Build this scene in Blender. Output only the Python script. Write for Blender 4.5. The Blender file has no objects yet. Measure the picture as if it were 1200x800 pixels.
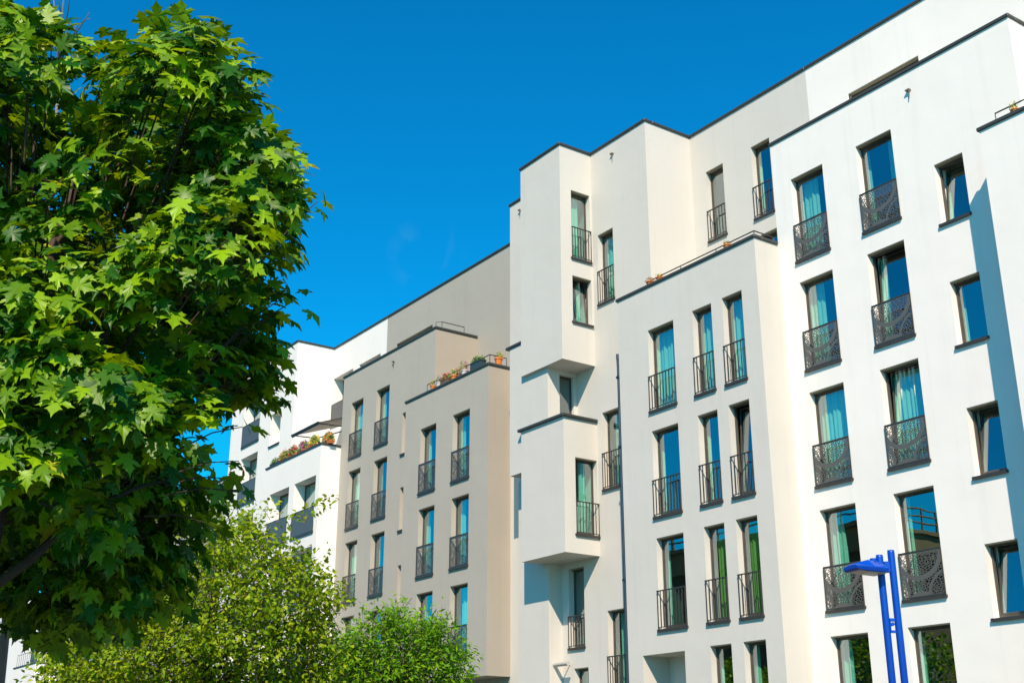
import bpy, math, random
import numpy as np
from mathutils import Vector, Matrix
random.seed(7); rng = np.random.default_rng(7)
R_ = math.radians
sc = bpy.context.scene
col = sc.collection
HC = 1.7            # eye height; building tables below are metres above eye level
PX = 1200.0; FOC = 1420.0; PITCH = 0.34757; YAW = 0.61128

# ------------------------------------------------------------------ camera
fw = Vector((-math.cos(YAW)*math.cos(PITCH), math.sin(YAW)*math.cos(PITCH), math.sin(PITCH)))
rt = fw.cross(Vector((0,0,1))).normalized(); up = rt.cross(fw)
cd = bpy.data.cameras.new('camera'); cam = bpy.data.objects.new('camera', cd); col.objects.link(cam)
cd.sensor_width = 36; cd.sensor_fit = 'HORIZONTAL'; cd.lens = 36*FOC/PX; cd.clip_end = 3000; cd.clip_start = .05
cam.location = (0,0,HC); cam.rotation_euler = fw.to_track_quat('-Z','Y').to_euler()
sc.camera = cam
def at(px, py, depth):
    """a point of the photo at a given depth along the view axis"""
    return Vector((0,0,HC)) + (fw + rt*((px-600)/FOC) + up*((400-py)/FOC))*depth

# ------------------------------------------------------------------ materials
def mat(name):
    m = bpy.data.materials.new(name); m.use_nodes = True
    nt = m.node_tree; nt.nodes.clear()
    out = nt.nodes.new('ShaderNodeOutputMaterial')
    return m, nt, out
def N(nt, t, **kw):
    n = nt.nodes.new(t)
    for k, v in kw.items():
        if k in n.inputs: n.inputs[k].default_value = v
        else: setattr(n, k, v)
    return n
def L(nt, a, b): nt.links.new(a, b)
def simple(name, c, rough=.5, metal=0.0, var=.12, scale=6.0, bump=0.0, bscale=60., spec=.5):
    m, nt, out = mat(name)
    b = N(nt, 'ShaderNodeBsdfPrincipled', Roughness=rough, Metallic=metal); b.inputs['Specular IOR Level'].default_value = spec
    tc = N(nt, 'ShaderNodeTexCoord'); no = N(nt, 'ShaderNodeTexNoise', Scale=scale, Detail=5.0)
    L(nt, tc.outputs['Object'], no.inputs['Vector'])
    r = N(nt, 'ShaderNodeMix', data_type='RGBA')
    r.inputs[6].default_value = (*[x*(1-var) for x in c], 1); r.inputs[7].default_value = (*[min(1, x*(1+var)) for x in c], 1)
    L(nt, no.outputs['Fac'], r.inputs[0]); L(nt, r.outputs[2], b.inputs['Base Color'])
    if bump:
        n2 = N(nt, 'ShaderNodeTexNoise', Scale=bscale, Detail=4.0); L(nt, tc.outputs['Object'], n2.inputs['Vector'])
        bp = N(nt, 'ShaderNodeBump', Strength=bump, Distance=.01); L(nt, n2.outputs['Fac'], bp.inputs['Height']); L(nt, bp.outputs[0], b.inputs['Normal'])
    L(nt, b.outputs[0], out.inputs[0])
    return m
def stucco(name, c, dirt=(.75,.72,.66)):
    """painted render: fine grain, cloudy unevenness, faint vertical rain streaks"""
    m, nt, out = mat(name)
    b = N(nt, 'ShaderNodeBsdfPrincipled', Roughness=.9); b.inputs['Specular IOR Level'].default_value = .2
    g = N(nt, 'ShaderNodeNewGeometry')
    n1 = N(nt, 'ShaderNodeTexNoise', Scale=.45, Detail=6.0, Roughness=.6); L(nt, g.outputs['Position'], n1.inputs['Vector'])
    mp = N(nt, 'ShaderNodeMapping'); mp.inputs['Scale'].default_value = (5, 5, .22); L(nt, g.outputs['Position'], mp.inputs['Vector'])
    n2 = N(nt, 'ShaderNodeTexNoise', Scale=1.0, Detail=4.0, Roughness=.55); L(nt, mp.outputs[0], n2.inputs['Vector'])
    r1 = N(nt, 'ShaderNodeMapRange'); r1.inputs[1].default_value=.4; r1.inputs[2].default_value=.75; r1.inputs[3].default_value=0; r1.inputs[4].default_value=.10
    L(nt, n1.outputs['Fac'], r1.inputs[0])
    r2 = N(nt, 'ShaderNodeMapRange'); r2.inputs[1].default_value=.55; r2.inputs[2].default_value=.8; r2.inputs[3].default_value=0; r2.inputs[4].default_value=.13
    L(nt, n2.outputs['Fac'], r2.inputs[0])
    ad = N(nt, 'ShaderNodeMath', operation='ADD'); L(nt, r1.outputs[0], ad.inputs[0]); L(nt, r2.outputs[0], ad.inputs[1])
    mx = N(nt, 'ShaderNodeMix', data_type='RGBA'); mx.inputs[6].default_value = (*c, 1); mx.inputs[7].default_value = (*[a*b_*.8 for a, b_ in zip(c, dirt)], 1)
    L(nt, ad.outputs[0], mx.inputs[0]); L(nt, mx.outputs[2], b.inputs['Base Color'])
    n3 = N(nt, 'ShaderNodeTexNoise', Scale=90.0, Detail=3.0); L(nt, g.outputs['Position'], n3.inputs['Vector'])
    n4 = N(nt, 'ShaderNodeTexNoise', Scale=1.3, Detail=2.0); L(nt, g.outputs['Position'], n4.inputs['Vector'])
    b0 = N(nt, 'ShaderNodeBump', Strength=.25, Distance=.05); L(nt, n4.outputs['Fac'], b0.inputs['Height'])
    bp = N(nt, 'ShaderNodeBump', Strength=.25, Distance=.006); L(nt, n3.outputs['Fac'], bp.inputs['Height']); L(nt, b0.outputs[0], bp.inputs['Normal'])
    L(nt, bp.outputs[0], b.inputs['Normal']); L(nt, b.outputs[0], out.inputs[0])
    return m
M = {}
M['white'] = stucco('white_render', (.80,.77,.715))
M['beige'] = stucco('pale_beige_render', (.58,.56,.505))
M['grey'] = stucco('warm_grey_render', (.395,.37,.315))
M['tan'] = stucco('tan_render', (.365,.325,.268))
M['metal'] = simple('dark_bronze_metal', (.05,.048,.045), .45, .3, .2)
M['coping'] = simple('slate_metal_coping', (.05,.052,.046), .5, .2, .2)
M['frame'] = simple('brown_window_frame', (.085,.075,.06), .45, .2, .2)
M['soffit'] = simple('olive_shutter_box', (.27,.245,.165), .6, 0, .15)
M['pipe'] = simple('blue_grey_pipe', (.03,.05,.075), .4, .4)
M['room'] = simple('room_inside', (.10,.105,.10), .9)
M['paleroom'] = simple('pale_room_inside', (.35,.34,.3), .9)
M['blue'] = simple('blue_lacquer', (.001,.055,.40), .3, 0, .12, 9.0)
M['lens'] = simple('lamp_lens', (.62,.52,.38), .3)
M['terracotta'] = simple('orange_pot', (.62,.17,.03), .6)
M['darkpot'] = simple('dark_planter', (.03,.05,.055), .5)
M['palepot'] = simple('pale_pot', (.55,.5,.52), .6)
M['brownpot'] = simple('brown_planter', (.16,.09,.05), .6)
M['leafgreen'] = simple('balcony_leaf', (.14,.24,.04), .55, 0, .4, 40)
M['orange'] = simple('orange_petal', (.75,.2,.02), .6, 0, .3, 30)
M['red'] = simple('red_petal', (.6,.03,.04), .6)
M['pink'] = simple('magenta_petal', (.5,.06,.25), .6)
M['yellow'] = simple('yellow_petal', (.75,.5,.03), .6)
M['bluep'] = simple('blue_petal', (.08,.09,.5), .6)
M['awning'] = simple('awning_cloth', (.42,.4,.36), .8)
M['concrete'] = simple('pale_concrete', (.42,.41,.36), .85, 0, .15, 3, .3)
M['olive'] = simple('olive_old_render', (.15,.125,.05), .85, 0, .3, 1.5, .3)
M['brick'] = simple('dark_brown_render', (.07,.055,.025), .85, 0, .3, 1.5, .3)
M['bark'] = simple('bark', (.055,.035,.022), .9, 0, .4, 14, .8, 30)
M['twig'] = simple('grey_twig', (.16,.14,.12), .8, 0, .3, 14)

def glass_mat(name, tint, fac):
    m, nt, out = mat(name)
    tr = N(nt, 'ShaderNodeBsdfTransparent'); tr.inputs[0].default_value = (*tint, 1)
    gl = N(nt, 'ShaderNodeBsdfGlossy'); gl.inputs['Roughness'].default_value = .0; gl.inputs[0].default_value = (.86,.97,1,1)
    lf = N(nt, 'ShaderNodeLayerWeight', Blend=.5); lw = N(nt, 'ShaderNodeMath', operation='POWER'); L(nt, lf.outputs['Facing'], lw.inputs[0]); lw.inputs[1].default_value = 3.0
    ad = N(nt, 'ShaderNodeMath', operation='MULTIPLY_ADD'); L(nt, lw.outputs[0], ad.inputs[0]); ad.inputs[1].default_value = .6; ad.inputs[2].default_value = fac; ad.use_clamp = True
    g = N(nt, 'ShaderNodeNewGeometry'); no = N(nt, 'ShaderNodeTexNoise', Scale=1.6, Detail=1.0); L(nt, g.outputs['Position'], no.inputs['Vector'])
    bp = N(nt, 'ShaderNodeBump', Strength=.05, Distance=.02); L(nt, no.outputs['Fac'], bp.inputs['Height']); L(nt, bp.outputs[0], gl.inputs['Normal'])
    mx = N(nt, 'ShaderNodeMixShader'); L(nt, ad.outputs[0], mx.inputs[0]); L(nt, tr.outputs[0], mx.inputs[1]); L(nt, gl.outputs[0], mx.inputs[2])
    L(nt, mx.outputs[0], out.inputs[0]); return m
M['glass'] = glass_mat('coated_window_glass', (.50,.97,.84), .34)
def cloth(name, c):
    m, nt, out = mat(name)
    d = N(nt, 'ShaderNodeBsdfDiffuse'); t = N(nt, 'ShaderNodeBsdfTranslucent')
    g = N(nt, 'ShaderNodeTexCoord'); no = N(nt, 'ShaderNodeTexNoise', Scale=7.0, Detail=3.0); L(nt, g.outputs['Object'], no.inputs['Vector'])
    mx = N(nt, 'ShaderNodeMix', data_type='RGBA'); mx.inputs[6].default_value = (*[x*.85 for x in c],1); mx.inputs[7].default_value = (*c,1); L(nt, no.outputs['Fac'], mx.inputs[0])
    L(nt, mx.outputs[2], d.inputs[0]); L(nt, mx.outputs[2], t.inputs[0])
    s = N(nt, 'ShaderNodeMixShader'); s.inputs[0].default_value = .25; L(nt, d.outputs[0], s.inputs[1]); L(nt, t.outputs[0], s.inputs[2]); L(nt, s.outputs[0], out.inputs[0]); return m
M['curtain'] = cloth('pale_curtain', (.88,.89,.80)); M['ycurtain'] = cloth('mustard_curtain', (.62,.55,.14))

def perforated(name, c, scale, arcs=True, hole=.10, stretch=(1,1,1)):
    """sheet metal cut with a web of small irregular holes, plain bands sweeping across"""
    m, nt, out = mat(name)
    b = N(nt, 'ShaderNodeBsdfPrincipled', Roughness=.45, Metallic=.25); b.inputs['Base Color'].default_value = (*c,1)
    t = N(nt, 'ShaderNodeBsdfTransparent')
    tc = N(nt, 'ShaderNodeTexCoord'); sep = N(nt, 'ShaderNodeSeparateXYZ'); L(nt, tc.outputs['Object'], sep.inputs[0])
    cb = N(nt, 'ShaderNodeCombineXYZ'); L(nt, sep.outputs[0], cb.inputs[0]); L(nt, sep.outputs[2], cb.inputs[1])
    oi = N(nt, 'ShaderNodeObjectInfo'); ml = N(nt, 'ShaderNodeMath', operation='MULTIPLY'); L(nt, oi.outputs['Random'], ml.inputs[0]); ml.inputs[1].default_value = 10; L(nt, ml.outputs[0], cb.inputs[2])
    mp = N(nt, 'ShaderNodeMapping'); mp.inputs['Scale'].default_value = stretch; mp.inputs['Rotation'].default_value = (0,0,.6); L(nt, cb.outputs[0], mp.inputs['Vector'])
    v = N(nt, 'ShaderNodeTexVoronoi', feature='DISTANCE_TO_EDGE', Scale=scale); v.voronoi_dimensions = '2D'; L(nt, mp.outputs[0], v.inputs['Vector'])
    gt = N(nt, 'ShaderNodeMath', operation='GREATER_THAN'); L(nt, v.outputs['Distance'], gt.inputs[0]); gt.inputs[1].default_value = hole
    cur = gt.outputs[0]
    if arcs:
        for (cx, cz, r, w) in ((.50,1.02,.60,.055), (1.3,-.05,.60,.03), (.50,-.38,.46,.05), (-.32,.15,.5,.03)):
            co = N(nt, 'ShaderNodeCombineXYZ'); L(nt, sep.outputs[0], co.inputs[0]); L(nt, sep.outputs[2], co.inputs[1])
            di = N(nt, 'ShaderNodeVectorMath', operation='DISTANCE'); L(nt, co.outputs[0], di.inputs[0]); di.inputs[1].default_value = (cx,cz,0)
            sb = N(nt, 'ShaderNodeMath', operation='SUBTRACT'); L(nt, di.outputs['Value'], sb.inputs[0]); sb.inputs[1].default_value = r
            ab = N(nt, 'ShaderNodeMath', operation='ABSOLUTE'); L(nt, sb.outputs[0], ab.inputs[0])
            g2 = N(nt, 'ShaderNodeMath', operation='GREATER_THAN'); L(nt, ab.outputs[0], g2.inputs[0]); g2.inputs[1].default_value = w
            mu = N(nt, 'ShaderNodeMath', operation='MULTIPLY'); L(nt, cur, mu.inputs[0]); L(nt, g2.outputs[0], mu.inputs[1]); cur = mu.outputs[0]
    # solid rim
    for so, lim, op in ((sep.outputs[2], .97, 'LESS_THAN'), (sep.outputs[2], .04, 'GREATER_THAN'), (sep.outputs[0], .03, 'GREATER_THAN')):
        g2 = N(nt, 'ShaderNodeMath', operation=op); L(nt, so, g2.inputs[0]); g2.inputs[1].default_value = lim
        mu = N(nt, 'ShaderNodeMath', operation='MULTIPLY'); L(nt, cur, mu.inputs[0]); L(nt, g2.outputs[0], mu.inputs[1]); cur = mu.outputs[0]
    s = N(nt, 'ShaderNodeMixShader'); L(nt, cur, s.inputs[0]); L(nt, b.outputs[0], s.inputs[1]); L(nt, t.outputs[0], s.inputs[2]); L(nt, s.outputs[0], out.inputs[0]); return m
M['cutmetal'] = perforated('laser_cut_metal', (.115,.112,.10), 12.5, True, .12, (1,1.6,1))
M['mesh'] = perforated('fine_cut_metal', (.085,.085,.082), 13, False, .10, (1,1.4,1))
M['screen'] = simple('grey_mesh_screen', (.10,.105,.11), .5, .3, .25, 60)

def leafmat(name, c, c2, trans=.35, rough=.4, spec=.5):
    m, nt, out = mat(name)
    g = N(nt, 'ShaderNodeNewGeometry')
    rp = N(nt, 'ShaderNodeValToRGB'); rp.color_ramp.elements[0].color = (*c,1); rp.color_ramp.elements[1].color = (*c2,1); rp.color_ramp.elements[0].position = .25
    if name == 'maple_leaf':
        e = rp.color_ramp.elements.new(.985); e.color = (*c2,1); rp.color_ramp.elements[-1].color = (.42,.43,.01,1); rp.color_ramp.elements[-1].position = 1.0
    L(nt, g.outputs['Random Per Island'], rp.inputs[0])
    b = N(nt, 'ShaderNodeBsdfPrincipled', Roughness=rough); b.inputs['Specular IOR Level'].default_value = spec
    t = N(nt, 'ShaderNodeBsdfTranslucent'); tm = N(nt, 'ShaderNodeMix', data_type='RGBA', blend_type='MULTIPLY'); tm.inputs[0].default_value = 1; tm.inputs[7].default_value = (1.6,1.25,.5,1)
    L(nt, rp.outputs[0], b.inputs['Base Color']); L(nt, rp.outputs[0], tm.inputs[6]); L(nt, tm.outputs[2], t.inputs[0])
    s = N(nt, 'ShaderNodeMixShader'); s.inputs[0].default_value = trans; L(nt, b.outputs[0], s.inputs[1]); L(nt, t.outputs[0], s.inputs[2]); L(nt, s.outputs[0], out.inputs[0]); return m
M['maple'] = leafmat('maple_leaf', (.022,.11,.002), (.27,.47,.005), .34, .42, .3)
M['birch'] = leafmat('birch_leaf', (.13,.26,.005), (.38,.48,.012), .42, .6, .2)
M['ash'] = leafmat('ash_leaf', (.09,.27,.005), (.24,.44,.01), .4, .6, .2)

# ------------------------------------------------------------------ mesh helpers
class MB:
    def __init__(s): s.v = []; s.f = []; s.m = []
    def quad(s, a, b, c, d, mi=0):
        n = len(s.v); s.v += [tuple(a), tuple(b), tuple(c), tuple(d)]; s.f.append((n, n+1, n+2, n+3)); s.m.append(mi)
    def box(s, x0, x1, y0, y1, z0, z1, mi=0):
        n = len(s.v)
        s.v += [(x0,y0,z0),(x1,y0,z0),(x1,y1,z0),(x0,y1,z0),(x0,y0,z1),(x1,y0,z1),(x1,y1,z1),(x0,y1,z1)]
        for q in ((0,3,2,1),(4,5,6,7),(0,1,5,4),(1,2,6,5),(2,3,7,6),(3,0,4,7)): s.f.append(tuple(n+i for i in q)); s.m.append(mi)
    def tube(s, pts, rad, seg=8, caps=True, mi=0):
        pts = [Vector(p) for p in pts]; k = len(pts)
        if not hasattr(rad, '__len__'): rad = [rad]*k
        base = len(s.v); prev = None
        for i, p in enumerate(pts):
            d = (pts[min(i+1, k-1)] - pts[max(i-1, 0)]).normalized()
            if prev is None:
                a = d.orthogonal().normalized()
            else:
                a = (prev - d*prev.dot(d)).normalized()
            prev = a; b = d.cross(a)
            for j in range(seg):
                t = 2*math.pi*j/seg; q = p + (a*math.cos(t) + b*math.sin(t))*rad[i]; s.v.append(tuple(q))
        for i in range(k-1):
            for j in range(seg):
                a0 = base+i*seg+j; a1 = base+i*seg+(j+1) % seg
                s.f.append((a0, a1, a1+seg, a0+seg)); s.m.append(mi)
        if caps:
            s.f.append(tuple(base+j for j in range(seg))[::-1]); s.m.append(mi)
            s.f.append(tuple(base+(k-1)*seg+j for j in range(seg))); s.m.append(mi)
    def build(s, name, mats, parent=None, smooth=False, world=False):
        me = bpy.data.meshes.new(name); me.from_pydata(s.v, [], s.f); me.update()
        if not isinstance(mats, (list, tuple)): mats = [mats]
        for m_ in mats: me.materials.append(m_)
        if len(mats) > 1: me.polygons.foreach_set('material_index', s.m)
        if smooth: me.polygons.foreach_set('use_smooth', [True]*len(me.polygons))
        return link(name, me, parent, world)
def link(name, me, parent=None, world=False):
    o = bpy.data.objects.new(name, me); col.objects.link(o)
    if parent is not None:
        o.parent = parent
        if world: o.matrix_parent_inverse = Matrix.Translation(parent.location).inverted()
    return o
def tag(o, label=None, cat=None, group=None, kind=None):
    for k, v in (('label', label), ('category', cat), ('group', group), ('kind', kind)):
        if v: o[k] = v
    return o
def empty(name, loc, label, cat, group=None):
    o = bpy.data.objects.new(name, None); col.objects.link(o); o.location = loc; o.empty_display_size = .3
    return tag(o, label, cat, group)
def bevel(o, w=.01, seg=2):
    md = o.modifiers.new('bevel', 'BEVEL'); md.width = w; md.segments = seg; md.limit_method = 'ANGLE'

# ------------------------------------------------------------------ wall panels with openings
def panel(mb, face, pos, a0, a1, z0, z1, holes=()):
    """face 'F': wall facing the street at y=pos, a = x.  face 'R': wall facing +x at x=pos, a = y.
       holes: (a0,a1,z0,z1,depth).  z above eye level."""
    def P(a, d, z):
        return (a, pos+d, z+HC) if face == 'F' else (pos-d, a, z+HC)
    A = sorted({a0, a1, *[h[0] for h in holes], *[h[1] for h in holes]}); Z = sorted({z0, z1, *[h[2] for h in holes], *[h[3] for h in holes]})
    A = [a for a in A if a0 <= a <= a1]; Z = [z for z in Z if z0 <= z <= z1]
    for i in range(len(A)-1):
        for j in range(len(Z)-1):
            ca, cz = (A[i]+A[i+1])/2, (Z[j]+Z[j+1])/2
            if any(h[0] < ca < h[1] and h[2] < cz < h[3] for h in holes): continue
            mb.quad(P(A[i],0,Z[j]), P(A[i+1],0,Z[j]), P(A[i+1],0,Z[j+1]), P(A[i],0,Z[j+1]))
    for (h0, h1, g0, g1, d) in holes:
        h0c, h1c, g0c, g1c = max(h0, a0), min(h1, a1), max(g0, z0), min(g1, z1)
        mb.quad(P(h0c,0,g0c), P(h0c,0,g1c), P(h0c,d,g1c), P(h0c,d,g0c))
        mb.quad(P(h1c,0,g1c), P(h1c,0,g0c), P(h1c,d,g0c), P(h1c,d,g1c))
        mb.quad(P(h0c,0,g1c), P(h1c,0,g1c), P(h1c,d,g1c), P(h0c,d,g1c))
        mb.quad(P(h1c,0,g0c), P(h0c,0,g0c), P(h0c,d,g0c), P(h1c,d,g0c))
def leftface(mb, x, y0, y1, z0, z1):
    mb.quad((x,y1,z0+HC), (x,y0,z0+HC), (x,y0,z1+HC), (x,y1,z1+HC))
def flat(mb, x0, x1, y0, y1, z, down=False):
    q = [(x0,y0,z+HC), (x1,y0,z+HC), (x1,y1,z+HC), (x0,y1,z+HC)]
    if down: q = q[::-1]
    mb.quad(*q)

# ------------------------------------------------------------------ windows
_cache = {}
def shared(key, fn):
    if key not in _cache: _cache[key] = fn()
    return _cache[key]
def me_from(mb, name, mats):
    me = bpy.data.meshes.new(name); me.from_pydata(mb.v, [], mb.f); me.update()
    if not isinstance(mats, (list, tuple)): mats = [mats]
    for m_ in mats: me.materials.append(m_)
    if len(mats) > 1: me.polygons.foreach_set('material_index', mb.m)
    return me
def curtain_mesh(x0, x1, h, y, seed, drop=0.0, slant=0.0):
    r = random.Random(seed); n = max(8, int((x1-x0)*46)); mb = MB(); ph = r.random()*6; k1 = r.uniform(38, 52); k2 = r.uniform(17, 23)
    rows = 7; idx = []
    for j in range(rows+1):
        z = .03 + (h-.05)*j/rows; t = j/rows
        row = []
        for i in range(n+1):
            u = i/n; xx = x0 + (x1-x0)*u
            xx = x0 + (xx-x0)*(1 + slant*(1-t))
            w = (.032*math.sin(xx*k1+ph) + .024*math.sin(xx*k2+ph*2+.6*t) + .01*math.sin(xx*7+2*t))*(.75+.35*(1-t))
            row.append(len(mb.v)); mb.v.append((xx, y+w, z))
        idx.append(row)
    for j in range(rows):
        for i in range(n):
            mb.f.append((idx[j][i], idx[j][i+1], idx[j+1][i+1], idx[j+1][i])); mb.m.append(0)
    return mb
WSEED = [0]
def window(bld, face, pos, a0, a1, z0, z1, d=.2, rail=None, rh=.98, cur=(), tilt=0.0, cmat='curtain', room='room', sill=True, soffit=True):
    w = a1-a0; h = z1-z0; WSEED[0] += 1; k = (round(w,2), round(h,2), round(d,2))
    loc = Vector((a0, pos, z0+HC)) if face == 'F' else Vector((pos, a0, z0+HC))
    rz = 0 if face == 'F' else math.pi/2
    def fr():
        mb = MB(); t = .04; y0 = d-.004; y1 = d+.06
        mb.box(.002, t, y0, y1, .002, h-.002); mb.box(w-t*.6, w-.002, y0, y1, .002, h-.002)
        mb.box(t, w-t*.6, y0+.004, y1-.004, h-t, h-.002); mb.box(t, w-t*.6, y0+.004, y1-.004, .002, .07)
        if soffit:
            mb.box(.003, w-.003, .012, y0-.003, h-.022, h-.003, 1)          # shutter box under the lintel
            mb.box(.003, w-.003, y0-.05, y0-.003, h-.055, h-.023, 0)
            mb.box(.004, .03, .02, .05, .01, h-.024, 0) if w > 1.3 else None
        return me_from(mb, 'window', [M['frame'], M['soffit']])
    f = link('window', shared(('fr', k, soffit), fr), bld); f.location = loc - bld.location; f.rotation_euler = (0,0,rz)
    # sash with its pane
    def sash():
        mb = MB(); t = .034; y0 = d+.012; y1 = d+.05; x0 = .042; x1 = w-.026; zz0 = .073; zz1 = h-.048
        mb.box(x0, x0+t, y0, y1, zz0, zz1); mb.box(x1-t, x1, y0, y1, zz0, zz1); mb.box(x0+t, x1-t, y0, y1, zz1-t, zz1); mb.box(x0+t, x1-t, y0, y1, zz0, zz0+t)
        return me_from(mb, 'sash', M['frame'])
    def pane():
        mb = MB(); mb.quad((.074, d+.022, .106), (w-.058, d+.022, .106), (w-.058, d+.022, h-.08), (.074, d+.022, h-.08)); return me_from(mb, 'pane', M['glass'])
    s = link('sash', shared(('sash', k), sash), f); p = link('pane', shared(('pane', k), pane), f)
    if tilt:
        T = Matrix.Translation((0, d+.05, .073)) @ Matrix.Rotation(-R_(tilt), 4, 'X') @ Matrix.Translation((0, -d-.05, -.073))
        s.matrix_local = T; p.matrix_local = T
    def rm():
        mb = MB(); e = .08; y0 = d+.062; y1 = d+1.9; a, b, c, g = -.3, w+e, -.02, h+.12
        mb.quad((a,y1,c),(b,y1,c),(b,y1,g),(a,y1,g)); mb.quad((a,y0,c),(a,y1,c),(a,y1,g),(a,y0,g)); mb.quad((b,y1,c),(b,y0,c),(b,y0,g),(b,y1,g))
        mb.quad((a,y0,g),(a,y1,g),(b,y1,g),(b,y0,g)); mb.quad((a,y0,c),(b,y0,c),(b,y1,c),(a,y1,c))
        # wall strips closing the room round the opening
        mb.quad((a,y0,c),(.01,y0,c),(.01,y0,g),(a,y0,g)); mb.quad((w-.01,y0,c),(b,y0,c),(b,y0,g),(w-.01,y0,g)); mb.quad((.01,y0,h-.01),(w-.01,y0,h-.01),(w-.01,y0,g),(.01,y0,g))
        return me_from(mb, 'room', M[room])
    link('room', shared(('rm', k, room), rm), f)
    for i, (c0, c1, *sl) in enumerate(cur):
        mb = curtain_mesh(w*c0-.10, w*c1-(.10 if c1 < .93 else 0), h, d+.18, WSEED[0]*5+i, slant=(sl[0] if sl else 0)); c = link('curtain', me_from(mb, 'curtain', M[cmat]), f)
        c.data.polygons.foreach_set('use_smooth', [True]*len(c.data.polygons))
    if sill:
        def si():
            mb = MB(); mb.box(-.05, w+.03, -.055, d-.022, -.062, -.004); mb.box(-.05, w+.03, -.06, -.04, -.075, -.0625); return me_from(mb, 'sill', M['metal'])
        link('sill', shared(('si', k), si), f)
    if rail == 'cut' or rail == 'mesh' or rail == 'screen':
        def pa():
            mb = MB(); y = -.035
            mb.box(.0, w, y-.004, y+.004, .03, rh, 0); mb.box(-.01, w+.01, y-.014, y+.014, rh, rh+.025, 1); mb.box(-.005, w+.005, y-.01, y+.01, .004, .03, 1)
            mb.box(-.012, .0-.0005, y-.012, y+.012, .004, rh, 1); mb.box(w+.0005, w+.012, y-.012, y+.012, .004, rh, 1)
            return me_from(mb, 'railing_panel', [M[{'cut':'cutmetal','mesh':'mesh','screen':'screen'}[rail]], M['metal']])
        link('railing_panel', shared(('pa', k, rail, rh), pa), f)
    elif rail == 'bars':
        def ba():
            mb = MB(); y = -.04; n = max(5, round(w/.118))
            mb.box(-.015, w+.015, y-.018, y+.018, rh, rh+.028); mb.box(-.015, w+.015, y-.012, y+.012, .035, .055)
            for i in range(n+1):
                x = i*(w-.0)/n; mb.box(x-.009, x+.009, y-.01, y+.01, .056, rh-.0005)
            for x in (-.006, w-.006):
                mb.box(x, x+.012, y+.02, .03, rh+.004, rh+.02); mb.box(x, x+.012, y+.02, .03, .02, .034)
            for x in (0, w): mb.box(x-.008, x+.008, y-.008, y+.008, -.01, .0345)
            return me_from(mb, 'railing', M['metal'])
        link('railing', shared(('ba', k, rh), ba), f)
    return f

def coping(bld, segs):
    """segs: (x0,x1,y0,y1,ztop) boxes of sheet metal, a little proud of the wall below"""
    mb = MB()
    for (x0, x1, y0, y1, z) in segs: mb.box(x0, x1, y0, y1, z-.09+HC, z+HC)
    o = mb.build('coping', M['coping'], bld, world=True); bevel(o, .012, 1); return o
def bracket(bld, face, pos, a, z):
    mb = MB(); z += HC
    if face == 'F':
        mb.box(a-.07, a+.05, pos-.09, pos-.001, z-.02, z+.015); mb.tube([(a+.04,pos-.07,z-.02),(a+.03,pos-.07,z-.16),(a-.01,pos-.04,z-.24)], .011, 6)
    return mb.build('wall_bracket', M['twig'], bld, world=True)
def rail_run(bld, pts, z, h=.24, step=1.15, name='terrace_railing', mb=None):
    mb = MB()
    for (p, q) in zip(pts[:-1], pts[1:]):
        p = Vector((*p, z+HC)); q = Vector((*q, z+HC)); n = max(1, int((q-p).length/step)); u = Vector((0,0,h))
        mb.tube([p+u, q+u], .018, 6); 
        for i in range(n+1):
            c = p + (q-p)*(i/n); mb.tube([c, c+u], .013, 6)
    return mb.build(name, M['metal'], bld, world=True)

FR, FA, FS = 22.88, 21.96, 24.81       # wall line, projecting line, set-back line
G0 = -HC                                # ground
BACK = 36.0
# the street row: four houses in a line
LIFT = .06
# ================================================================== 1 white house (nearest)
B = empty('apartment_building', (-12, 30, 0), 'bright white apartment house with leaf-cut metal balcony panels behind the blue lamp', 'apartment building')
colA, colB, colC = (-19.59,-18.49), (-17.39,-16.29), (-15.22,-14.44)
hF = []
curA = {0:[(.12,.62)], 1:[(.1,.52)], 2:[(.08,.86)], 3:[(.08,.42,.35)], 4:[(.08,.36,.3)], 5:[]}
curB = {0:[(.1,.2),(.72,.98)], 1:[(.08,.34),(.84,.98)], 2:[(.08,.92)], 3:[(.08,.22)], 4:[(.06,.2)], 5:[]}
for k in range(5):
    z0 = 12.79-3*k
    for c in (colA, colB): hF.append((*c, z0, z0+2.40, .2))
    zc = 12.17-3*k; hF.append((*colC, zc, zc+1.54, .2))
mb = MB()
panel(mb, 'F', FR, -20.207, -12.82, G0, 16.52, hF)
panel(mb, 'R', -12.82, FR, FS, 13.0, 16.52)
leftface(mb, -20.20, FR, FS, 12.7, 16.52)
# inner side of the terrace parapet and the terrace floor
mb.quad((-20.2,FR+.25,15.6+HC), (-12.82,FR+.25,15.6+HC), (-12.82,FR+.25,16.52+HC), (-20.2,FR+.25,16.52+HC)); flat(mb, -20.2, -12.82, FR, FS, 15.72)
# lower wing at the right, one step forward
wing = [(x, x+1.1, 9.79-3*k, 12.19-3*k, .2) for x in (-11.0, -8.6) for k in range(4)]
panel(mb, 'F', FA, -13.37, -6.0, G0, 13.49, wing); panel(mb, 'R', -6.0, FA, BACK, G0, 13.49); leftface(mb, -13.37, FA, FR, G0, 13.49); flat(mb, -13.37, -6, FA, FS, 12.7)
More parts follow.
